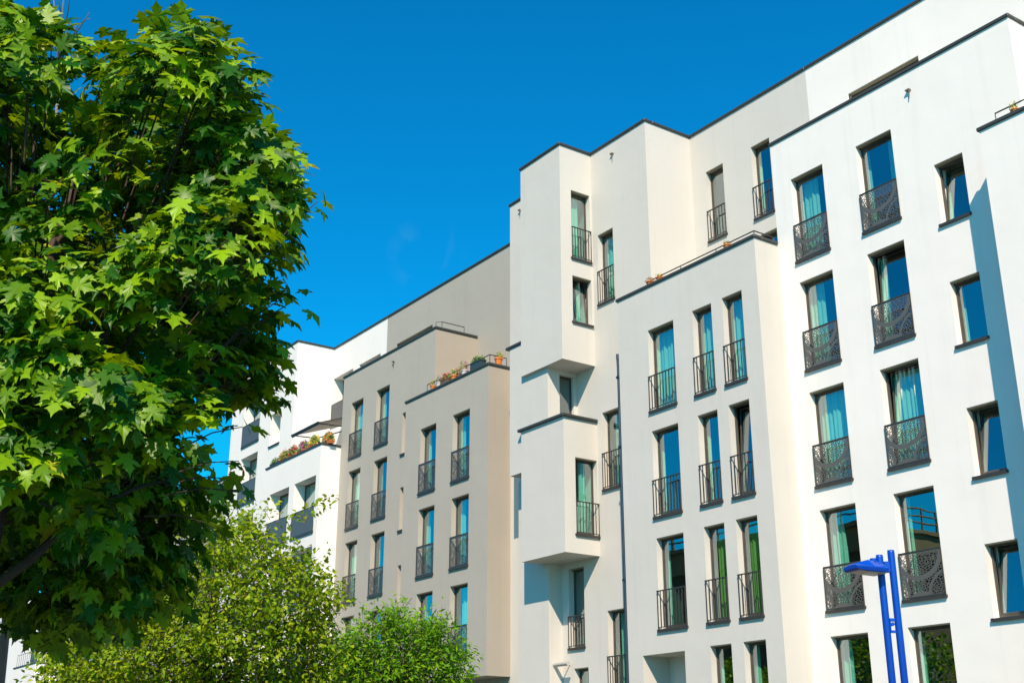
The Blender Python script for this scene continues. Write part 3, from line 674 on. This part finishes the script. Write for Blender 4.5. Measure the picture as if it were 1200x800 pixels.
for i, (x, lab) in enumerate(((-24.45,'orange flower pot at the low end of the beige terrace railing'), (-24.05,'yellow flowering pot next to the end pot of the beige terrace'), (-21.3,'yellow orange pot near the top corner of the beige terrace'))):
    pot(x, FA+.12, 13.57, .11 if i else .13, .12, M['terracotta'], lab, 1, 'orange' if i != 1 else 'yellow', 0, .14, 40+i, 'pots on the beige house terrace')
pot(-12.55, FA+.12, 13.54, .09, .1, M['terracotta'], 'orange pot on the white house wing at the upper right edge', 1, 'yellow', 0, .2, 50)
for i, (x, y, fl, lab) in enumerate(((-50.3,22.1,None,'trailing green trough at the far end of the awning terrace'), (-49.4,22.12,'orange','trough of orange flowers below the awning front'), (-48.5,22.1,'red','trough of red flowers below the awning middle'),
        (-47.5,22.12,'pink','trough of magenta flowers in front of the awning terrace corner'), (-46.4,22.1,'yellow','yellow flowering trough next to the awning terrace corner'), (-45.6,22.35,'orange','orange flowering trough round the corner of the awning terrace'), )):
    pot(x, y, 13.5, .13, .09, M['terracotta' if i > 1 else 'darkpot'], lab, 1, fl, .85, .48 if i else .3, 60+i, 'flower troughs on the awning terrace')

# ================================================================== trees
def np_mesh(name, V, F, m, parent, smooth=False):
    me = bpy.data.meshes.new(name); nv = len(V); nf, k = F.shape
    me.vertices.add(nv); me.vertices.foreach_set('co', V.astype(np.float32).ravel())
    me.loops.add(nf*k); me.loops.foreach_set('vertex_index', F.astype(np.int32).ravel())
    me.polygons.add(nf); me.polygons.foreach_set('loop_start', np.arange(0, nf*k, k, dtype=np.int32)); me.polygons.foreach_set('loop_total', np.full(nf, k, dtype=np.int32))
    me.update(calc_edges=True); me.materials.append(m)
    o = bpy.data.objects.new(name, me); col.objects.link(o); o.parent = parent; o.matrix_parent_inverse = Matrix.Translation(parent.location).inverted()
    return o
def maple_shape():
    # half outline of a five-lobed pointed leaf, x across, y along; base at 0
    h = [(0,0),(.10,.02),(.26,-.12),(.30,-.02),(.46,.02),(.36,.12),(.40,.20),(.28,.26),(.36,.36),(.52,.40),(.56,.50),(.74,.60),(.56,.62),(.50,.70),(.38,.62),(.22,.56),(.24,.70),(.34,.80),(.22,.82),(.14,.92),(.07,1.0),(0,1.18)]
    R = [(x,y) for x,y in h]; Lh = [(-x,y) for x,y in h[1:-1]][::-1]
    pts = np.array(R+Lh); c = np.array([[0,.36]])
    P2 = np.vstack([c, pts]); n = len(pts)
    z = -.28*(P2[:,0]**2)*1.2 - .22*np.maximum(P2[:,1]-.4,0)**2*1.6 + .10*np.abs(P2[:,0])
    P3 = np.column_stack([P2, z]); P3[:,1] -= 0
    F = np.array([(0, 1+i, 1+(i+1) % n) for i in range(n)])
    return P3, F
def place(shape, F, pos, axis, nrm, size, bend=None):
    """many copies of a small shape as one mesh"""
    axis = axis/np.linalg.norm(axis, axis=1)[:,None]; nrm = nrm - axis*np.sum(nrm*axis, 1)[:,None]; nrm /= np.linalg.norm(nrm, axis=1)[:,None]
    side = np.cross(axis, nrm); n = len(pos); sz = size[:,None,None]
    zs = np.ones(n) if bend is None else bend
    V = pos[:,None,:] + sz*(shape[None,:,0:1]*side[:,None,:] + shape[None,:,1:2]*axis[:,None,:] + shape[None,:,2:3]*zs[:,None,None]*nrm[:,None,:])
    k = len(shape); FF = F[None] + (np.arange(n)*k)[:,None,None]
    return V.reshape(-1,3), FF.reshape(-1, F.shape[1])
def inpoly(px, py, poly):
    c = np.zeros(len(px), bool); n = len(poly)
    for i in range(n):
        x1, y1 = poly[i]; x2, y2 = poly[i-1]
        cond = ((y1 > py) != (y2 > py)) & (px < (x2-x1)*(py-y1)/(y2-y1+1e-9)+x1); c ^= cond
    return c
def edgedist(px, py, poly):
    d = np.full(len(px), 1e9)
    for i in range(len(poly)):
        a = np.array(poly[i-1], float); b = np.array(poly[i], float); ab = b-a; t = np.clip(((px-a[0])*ab[0]+(py-a[1])*ab[1])/(ab@ab+1e-9), 0, 1)
        d = np.minimum(d, np.hypot(px-a[0]-t*ab[0], py-a[1]-t*ab[1]))
    return d
FW = np.array(fw); RT = np.array(rt); UP = np.array(up); EYE = np.array([0,0,HC])
def to3(px, py, dep): return EYE + (FW + ((px-600)/FOC)[:,None]*RT + ((400-py)/FOC)[:,None]*UP)*dep[:,None]

def volume_points(rg, n, poly, depth, half, holes=(), flat_=1.0):
    xs = [p[0] for p in poly]; ys = [p[1] for p in poly]; out = []
    while sum(len(o) for o in out) < n:
        x = rg.uniform(min(xs), max(xs), 4000); y = rg.uniform(min(ys), max(ys), 4000); k = inpoly(x, y, poly)
        for (hx, hy, hr) in holes: k &= np.hypot(x-hx, y-hy) > hr
        x = x[k]; y = y[k]; e = edgedist(x, y, poly); hm = half*np.sqrt(np.clip(e/140., .02, 1))
        u = rg.uniform(-1, 1, len(x)); dep = depth + hm*np.sign(u)*np.abs(u)**.6
        out.append(np.column_stack([x, y, dep]))
    q = np.vstack(out)[:n]; return q

# ---- maple, close on the left
def maple():
    rg = np.random.default_rng(21)
    base = Vector((-7.05, 1.34, 0))
    T = empty('maple_tree', base, 'large dark green maple with broad pointed leaves close on the left', 'tree')
    poly = [(-330,-60),(-120,-40),(0,12),(40,26),(34,55),(46,100),(78,165),(104,112),(118,84),(150,52),(186,64),(200,34),(225,40),(248,62),(256,110),(282,148),(308,172),(322,205),(318,250),(318,285),(280,300),(262,318),(262,355),(300,380),(305,402),(305,440),(286,470),(272,452),(245,452),(222,480),(238,540),(250,570),(238,590),(215,615),(205,655),(172,705),(120,722),(84,738),(60,722),(30,700),(0,690),(-60,760),(-330,700)]
    P3, F = maple_shape()
    cl = volume_points(rg, 6000, poly, 7.9, 1.15, holes=[(248,505,50),(235,352,16),(300,315,14)])
    lob = volume_points(rg, 60, poly, 7.9, 1.0)
    lob = np.vstack([lob, [[x,y,7.5+.25*(i%3)] for i,(x,y) in enumerate(((285,190),(305,215),(295,250),(290,275),(262,335),(280,400),(288,440),(225,110),(235,70),(205,60),(140,75),(150,690),(90,705),(40,680),(190,640),(262,150),(20,40),(150,60)))]])
    lob3 = to3(lob[:,0], lob[:,1], lob[:,2]); cl3 = to3(cl[:,0], cl[:,1], cl[:,2])
    dl = np.linalg.norm(cl3[:,None]-lob3[None], axis=2); near = dl.argmin(1); dmin = dl.min(1)
    keep = dmin < .38 + .12*rg.random(len(cl)); cl = cl[keep][:1400]; near = near[keep][:1400]
    # limbs reaching out towards the street carry their own full sprays in the sun
    nmass = len(cl); fr = []; frl = []
    for (x, y, r, dp) in ((225,72,52,6.7),(268,135,46,6.7),(176,82,38,6.5),(28,62,50,6.3),(122,168,38,6.4),(305,200,46,6.8),(240,282,60,6.2),(182,322,48,6.2),(25,330,58,5.9),(58,430,62,5.7),(122,478,56,5.9),(188,492,50,6.2),(18,525,52,5.7),(318,240,34,6.8),(290,335,26,6.9),(62,235,40,6.3),(230,190,34,6.8),(215,420,34,6.5),(-80,260,70,6),(-90,480,80,5.8),(-60,100,60,6.2),(110,330,36,6.2),(262,232,34,6.5),(110,600,36,6.3)):
        k = max(5, int((r/26)**2*4.2)); lc = to3(np.array([x]), np.array([y]), np.array([dp]))[0]
        for j in range(k):
            d3 = rg.normal(size=3); d3 /= np.linalg.norm(d3); q = d3*rg.uniform(.35,1)**.6
            fr.append((x+q[0]*r*1.1, y+q[1]*r*.85, dp+q[2]*r*dp/FOC*1.1)); frl.append(lc)
    cl = np.vstack([cl, fr]); allob = np.vstack([lob3, np.array(frl)]); near = np.concatenate([near, len(lob3)+np.arange(len(fr))])
    # a few separate outer sprays
    extra = [(352,196),(372,236),(356,222),(340,262),(330,285),(300,300),(345,352),(330,366),(330,350),(312,372),(298,395),(312,425),(296,452),(284,500),(280,540),(276,575),(268,560),(240,612),(45,30),(205,30)]
    ex = np.array([(x, y, 7.4+rg.uniform(-.3,.3)) for x, y in extra])
    pos = []; ax = []; nr = []; sz = []; tw = []
    ctr = np.array([-6.9, 1.5, HC+1.6])
    sun = np.array([.6,-.48,.68])
    for ci, (x, y, dp) in enumerate(np.vstack([cl, ex])):
        c = to3(np.array([x]), np.array([y]), np.array([dp]))[0]
        small = ci >= len(cl)
        lo = np.zeros(3) if small else c-allob[near[ci]]; front = nmass <= ci < len(cl)
        out = c-ctr; out[2] *= .55; out /= np.linalg.norm(out)+1e-6
        tier = (np.array([0,0,1.0])*.25 + lo*2.2 + sun*.8 + rg.normal(size=3)*.25) if front else (np.array([0,0,1.0])*.75 + out*.35 + lo*1.2 + sun*.2 + rg.normal(size=3)*.25); tier /= np.linalg.norm(tier)
        n = rg.integers(10, 16) if not (small or front) else (rg.integers(7,11) if front else rg.integers(3, 5))
        rad = .24 if not (small or front) else (.13 if front else .10)
        t1 = np.cross(tier, [0.3,.2,1]); t1 /= np.linalg.norm(t1); t2 = np.cross(tier, t1)
        tw.append((c, out))
        for i in range(n):
            a = rg.uniform(0, 2*np.pi); r = rad*np.sqrt(rg.uniform(.02, 1)); dirr = t1*np.cos(a)+t2*np.sin(a)
            p = c + dirr*r + tier*rg.normal()*.035 - np.array([0,0,1])*(r**2)*.6
            pos.append(p); lift = float(np.clip(lo[2]*(4.5 if front else 2.2), -.1, .9)); d = dirr*.75 + out*.35 - np.array([0,0,1])*(.30+.35*rg.random()-1.5*max(lift,0)*(rg.random()<.7)) + rg.normal(size=3)*.15; ax.append(d)
            nr.append(tier + rg.normal(size=3)*.28); sz.append((.082+.045*rg.random()**1.5)*(1.0 if dp < 8.5 else 1.05))
    V, FF = place(P3, F, np.array(pos), np.array(ax), np.array(nr), np.array(sz), rg.uniform(.3,2.6,len(pos)))
    np_mesh('crown', V, FF, M['maple'], T)
    mb = MB(); b = base
    mb.tube([b, b+Vector((.0,.0,1.2)), b+Vector((.02,.03,2.4)), b+Vector((.05,.1,3.4)), b+Vector((.1,.2,4.6)), b+Vector((.15,.3,5.3))], [.15,.12,.105,.085,.045,.012], 14)
    mb.build('trunk', M['bark'], T, True, world=True)
    mb = MB()
    for (z, px, py, dp, r) in ((2.6,200,560,7.3,.045), (2.9,60,480,6.4,.05), (3.2,250,420,7.4,.04), (3.6,140,280,7.0,.05), (3.9,280,250,7.4,.04), (4.4,210,130,7.5,.04), (4.8,150,130,7.8,.03), (3.4,-120,300,7.2,.05), (5.0,40,90,7.6,.03), (3.0,120,600,8.2,.04), (3.3,220,350,8.4,.04)):
        r *= .75 if z < 3.3 else .5; s = b + Vector((.03,.06,z)); e = at(px, py, dp); m_ = s.lerp(e, .5) + Vector((0,0,.12)); q = s.lerp(e,.25)+Vector((0,0,.03))
        mb.tube([s, q, m_, s.lerp(e,.78)+Vector((0,0,.08)), e], [r, r*.8, r*.55, r*.35, .006], 7)
        for _ in range(7):
            t = rg.uniform(.3,.9); c = s.lerp(e, t)+Vector((0,0,.08)); d = Vector(rg.normal(size=3)); d.z = abs(d.z)*.4; d.normalize(); mb.tube([c, c+d*.15+Vector((0,0,.03)), c+d*.3], [r*.2, r*.12, .002], 5)
    for i, (c, o_) in enumerate(tw):
        if i % 2 and i < len(cl): continue
        c = Vector(c); t = Vector(ctr); d = (t-c).normalized(); mb.tube([c+d*.4-Vector((0,0,.06)), c+d*.2, c], [.007,.005,.003], 4, False)
    mb.build('branch', M['bark'], T, True, world=True)
maple()

# ---- small-leaved tree in the middle distance
def small_tree(name, label, poly, depth, half, n, leaf, msz, m, base_px, holes=(), nbr=60, seed=3, droop=.0, pinn=False, group=None, spray=(), nl=75):
    rg = np.random.default_rng(seed)
    b = at(base_px, 800, depth); b.z = 0
    T = empty(name, b, label, 'tree', group)
    q = volume_points(rg, n//5, poly, depth, half, holes); lb = volume_points(rg, nl, poly, depth, half*.9); q3 = to3(q[:,0],q[:,1],q[:,2]); l3 = to3(lb[:,0],lb[:,1],lb[:,2]); dm = np.linalg.norm(q3[:,None]-l3[None],axis=2).min(1); q = q[dm < .30+.16*rg.random(len(q))][:n//14]
    c = to3(q[:,0], q[:,1], q[:,2])
    if len(spray):
        s = []
        for (x0, y0, x1, y1, k) in spray:
            dd = depth+rg.uniform(-half*.4, half*.1)
            for i in range(k): t = i/(k-1); s.append((x0+(x1-x0)*t, y0+(y1-y0)*t, dd))
        s = np.array(s); c = np.vstack([c, to3(s[:,0], s[:,1], s[:,2])])
    ctr = np.array(at(sum(p[0] for p in poly)/len(poly), 900, depth))
    P = []; A = []; Nn = []; S = []; k = 14
    ns = len(c)-sum(s_[4] for s_ in spray) if len(spray) else len(c)
    mbt = MB()
    for i, p in enumerate(c):
        out = p-ctr; out /= np.linalg.norm(out); ln = rg.uniform(.18,.52) if i < ns else .12
        d = out*.6 + rg.normal(size=3)*.55 + np.array([0,0,.15-droop]); d /= np.linalg.norm(d)
        if i % 2 == 0: mbt.tube([p-d*ln*.9, p, p+d*ln*.6], [.004,.003,.0015], 3, False)
        for j in range(k):
            t = (j/(k-1)-.45)*ln*1.4; sd = np.cross(d, rg.normal(size=3)); sd /= np.linalg.norm(sd)+1e-9
            off = sd*(.02+.05*rg.random())
            P.append(p+d*t+off+np.array([0,0,-droop*.2*abs(t)])); A.append(sd*.7+d*.5+np.array([0,0,-.35])); Nn.append(np.array([.25,-.2,.8])+rg.normal(size=3)*.55); S.append(msz*rg.uniform(.7,1.3))
    if leaf == 'oval':
        sh = np.array([(0,0,0),(.34,.35,.08),(.0,1,-.08),(-.34,.35,.08)]); F = np.array([(0,1,2),(0,2,3)])
    else:
        sh = np.array([(0,0,0),(.17,.4,.05),(.0,1,-.1),(-.17,.4,.05)]); F = np.array([(0,1,2),(0,2,3)])
    V, FF = place(sh, F, np.array(P), np.array(A), np.array(Nn), np.array(S)); np_mesh('crown', V, FF, m, T)
    top = at(sum(p[0] for p in poly)/len(poly), min(p[1] for p in poly)+30, depth)
    bx = MB(); mid = b.lerp(top, .5)
    bx.tube([b, b.lerp(top,.25)+Vector((.05,.03,0)), mid, b.lerp(top,.75)+Vector((-.04,.02,0)), top], [.11,.09,.07,.04,.01], 10)
    bx.build('trunk', M['bark'], T, True, world=True)
    for i in range(nbr):
        e = Vector(c[rg.integers(0, ns)]); t = rg.uniform(.3,.85); s = b.lerp(top, t); mm = s.lerp(e,.5)+Vector((0,0,.15)); mbt.tube([s, mm, e], [.03*(1.1-t),.018*(1.1-t)+.003,.003], 5, False)
    mbt.build('branch', M['bark'], T, True, world=True)
    return T
p1 = [(40,830),(52,772),(95,745),(130,712),(165,700),(195,672),(215,640),(238,622),(262,606),(290,606),(310,630),(332,640),(345,662),(372,668),(385,690),(388,712),(378,735),(392,765),(388,830)]
small_tree('birch_tree', 'yellow green small-leaved birch in front of the far white house', p1, 14.5, 1.5, 26000, 'oval', .064, M['birch'], 230, nbr=36, seed=5, droop=.3,
    holes=[(352,652,13),(340,705,10),(318,662,8)], spray=[(340,610,386,586,5),(350,640,398,690,8),(300,620,318,592,4),(250,610,262,585,4),(365,700,402,706,5),(140,715,150,690,3),(60,775,48,760,3)])
p2 = [(378,830),(386,780),(402,752),(425,735),(445,722),(468,716),(492,730),(512,728),(530,745),(534,762),(545,778),(550,800),(550,830)]
small_tree('ash_tree', 'fresh green feathery young tree below the grey house windows', p2, 16.0, 1.0, 11500, 'thin', .08, M['ash'], 460, nbr=40, seed=9, nl=34, droop=.15,
    spray=[(440,730,470,708,5),(480,730,462,712,4),(500,735,530,730,5),(530,760,556,768,5),(410,750,430,724,4)])
# trees mirrored in the low panes
def blob_tree(x, y, h, r, label, seed):
    rg = np.random.default_rng(seed); T = empty('street_tree', (x, y, 0), label, 'tree', 'street trees across from the white house')
    n = 5200; d = rg.normal(size=(n,3)); d /= np.linalg.norm(d,axis=1)[:,None]; rr = rg.uniform(.35,1,n)**.5
    lump = 1+.22*np.sin(d[:,0]*5+seed)*np.cos(d[:,1]*4+seed*2)+.15*np.sin(d[:,2]*7+seed); P = d*(rr*lump)[:,None]*np.array([r,r,h*.42]) + np.array([x,y,h*.6])
    sh = np.array([(0,0,0),(.4,.4,.08),(.0,1,-.08),(-.4,.4,.08)]); F = np.array([(0,1,2),(0,2,3)])
    V, FF = place(sh, F, P, d+rg.normal(size=(n,3))*.6+np.array([0,0,-.4]), d*.5+np.array([0,0,.7])+rg.normal(size=(n,3))*.5, rg.uniform(.16,.3,n)); np_mesh('crown', V, FF, M['maple'], T)
    mb = MB(); mb.tube([(x,y,0),(x,y,h*.4),(x+.1,y,h*.8)], [.18,.14,.04], 10); mb.build('trunk', M['bark'], T, True, world=True)
blob_tree(-36.5, 1.5, 7.6, 3.0, 'leafy street tree nearest the camera across from the white house', 2)
blob_tree(-36.0, -4.5, 7.9, 3.1, 'rounder street tree beside the old olive block corner', 3)
blob_tree(-43.5, 1.0, 7.2, 2.8, 'farthest street tree of the row across the street', 4)

# ---- bare twiggy top standing behind the maple
def bare_tree():
    rg = random.Random(4); dp = 10.5; b = at(12, 800, dp); b.z = 0; T = empty('bare_tree', b, 'thin leafless grey tree top rising behind the maple', 'tree')
    mb = MB(); s = at(70, 95, dp); mb.tube([b, b.lerp(s,.5)+Vector((.05,0,0)), s], [.05,.035,.014], 8); mb.build('trunk', M['twig'], T, True, world=True)
    mb = MB()
    def tw(p0, p1, r):
        a = at(*p0, dp+rg.uniform(-.2,.2)); c = at(*p1, dp+rg.uniform(-.4,.4)); m_ = a.lerp(c,.5)+Vector((rg.uniform(-.02,.02),rg.uniform(-.02,.02),0)); mb.tube([a,m_,c],[r,r*.8,.003],5)
    for p0, p1, r in (((70,95),(76,-15),.013),((68,100),(62,-10),.011),((72,70),(105,15),.008),((74,50),(92,30),.006),((66,60),(56,20),.007),((64,40),(50,5),.006),((75,35),(82,-5),.006),((70,90),(98,72),.006),((66,95),(50,60),.006),((73,20),(60,-12),.005),((85,55),(88,30),.004),((95,28),(106,22),.003),((63,22),(52,18),.004),((76,85),(112,95),.006),((60,30),(60,5),.004)):
        tw(p0, p1, r)
    mb.build('branch', M['twig'], T, True, world=True)
bare_tree()

# ================================================================== light
SUN = Vector((1.23,-1.0,1.42)).normalized()
sd = bpy.data.lights.new('sun', 'SUN'); so = bpy.data.objects.new('sun', sd); col.objects.link(so); so.location = (20,-20,40)
sd.energy = 4.7; sd.angle = R_(.5); sd.color = (1.0,.81,.65); so.rotation_euler = SUN.to_track_quat('Z','Y').to_euler()
w = bpy.data.worlds.new('World'); sc.world = w; w.use_nodes = True; nt = w.node_tree; nt.nodes.clear()
out = nt.nodes.new('ShaderNodeOutputWorld'); bg = nt.nodes.new('ShaderNodeBackground'); sky = nt.nodes.new('ShaderNodeTexSky')
sky.sky_type = 'NISHITA'; sky.sun_disc = False; sky.sun_elevation = math.asin(SUN.z); sky.sun_rotation = math.atan2(SUN.x, SUN.y); sky.ozone_density = 3.0; sky.dust_density = .3; sky.air_density = 1.0; sky.altitude = 300
mu = nt.nodes.new('ShaderNodeMix'); mu.data_type = 'RGBA'; mu.blend_type = 'MULTIPLY'; mu.inputs[0].default_value = 1; mu.inputs[7].default_value = (.02,.915,1.0,1)
hs = nt.nodes.new('ShaderNodeHueSaturation'); hs.inputs['Saturation'].default_value = 1.25; hs.inputs['Value'].default_value = 1.0
L(nt, sky.outputs[0], hs.inputs['Color']); L(nt, hs.outputs[0], mu.inputs[6]); 
# a few thin wisps of cloud low over the roofs
tc = nt.nodes.new('ShaderNodeTexCoord'); dt = nt.nodes.new('ShaderNodeVectorMath'); dt.operation = 'DISTANCE'; cdir = (at(500,300,1)-Vector((0,0,HC))).normalized(); dt.inputs[1].default_value = cdir
L(nt, tc.outputs['Generated'], dt.inputs[0]); mr = nt.nodes.new('ShaderNodeMapRange'); mr.inputs[1].default_value = .02; mr.inputs[2].default_value = .035; mr.inputs[3].default_value = 1; mr.inputs[4].default_value = 0; L(nt, dt.outputs['Value'], mr.inputs[0])
cn = nt.nodes.new('ShaderNodeTexNoise'); cn.inputs['Scale'].default_value = 22; cn.inputs['Detail'].default_value = 7; cn.inputs['Distortion'].default_value = 1.2; L(nt, tc.outputs['Generated'], cn.inputs['Vector'])
cr = nt.nodes.new('ShaderNodeMapRange'); cr.inputs[1].default_value = .52; cr.inputs[2].default_value = .8; cr.inputs[4].default_value = .07; L(nt, cn.outputs['Fac'], cr.inputs[0])
cm = nt.nodes.new('ShaderNodeMath'); cm.operation = 'MULTIPLY'; L(nt, mr.outputs[0], cm.inputs[0]); L(nt, cr.outputs[0], cm.inputs[1])
cx = nt.nodes.new('ShaderNodeMix'); cx.data_type = 'RGBA'; cx.inputs[7].default_value = (3.2,4.6,5.4,1); L(nt, cm.outputs[0], cx.inputs[0]); L(nt, mu.outputs[2], cx.inputs[6]); L(nt, cx.outputs[2], bg.inputs[0]); bg.inputs[1].default_value = .13; L(nt, bg.outputs[0], out.inputs[0])
sc.view_settings.view_transform = 'Standard'; sc.view_settings.look = 'None'; sc.view_settings.exposure = .55; sc.view_settings.gamma = 1
sc.render.engine = 'CYCLES'; sc.cycles.max_bounces = 8; sc.cycles.transparent_max_bounces = 16; sc.cycles.glossy_bounces = 3
sc.render.resolution_x = 1024; sc.render.resolution_y = 682
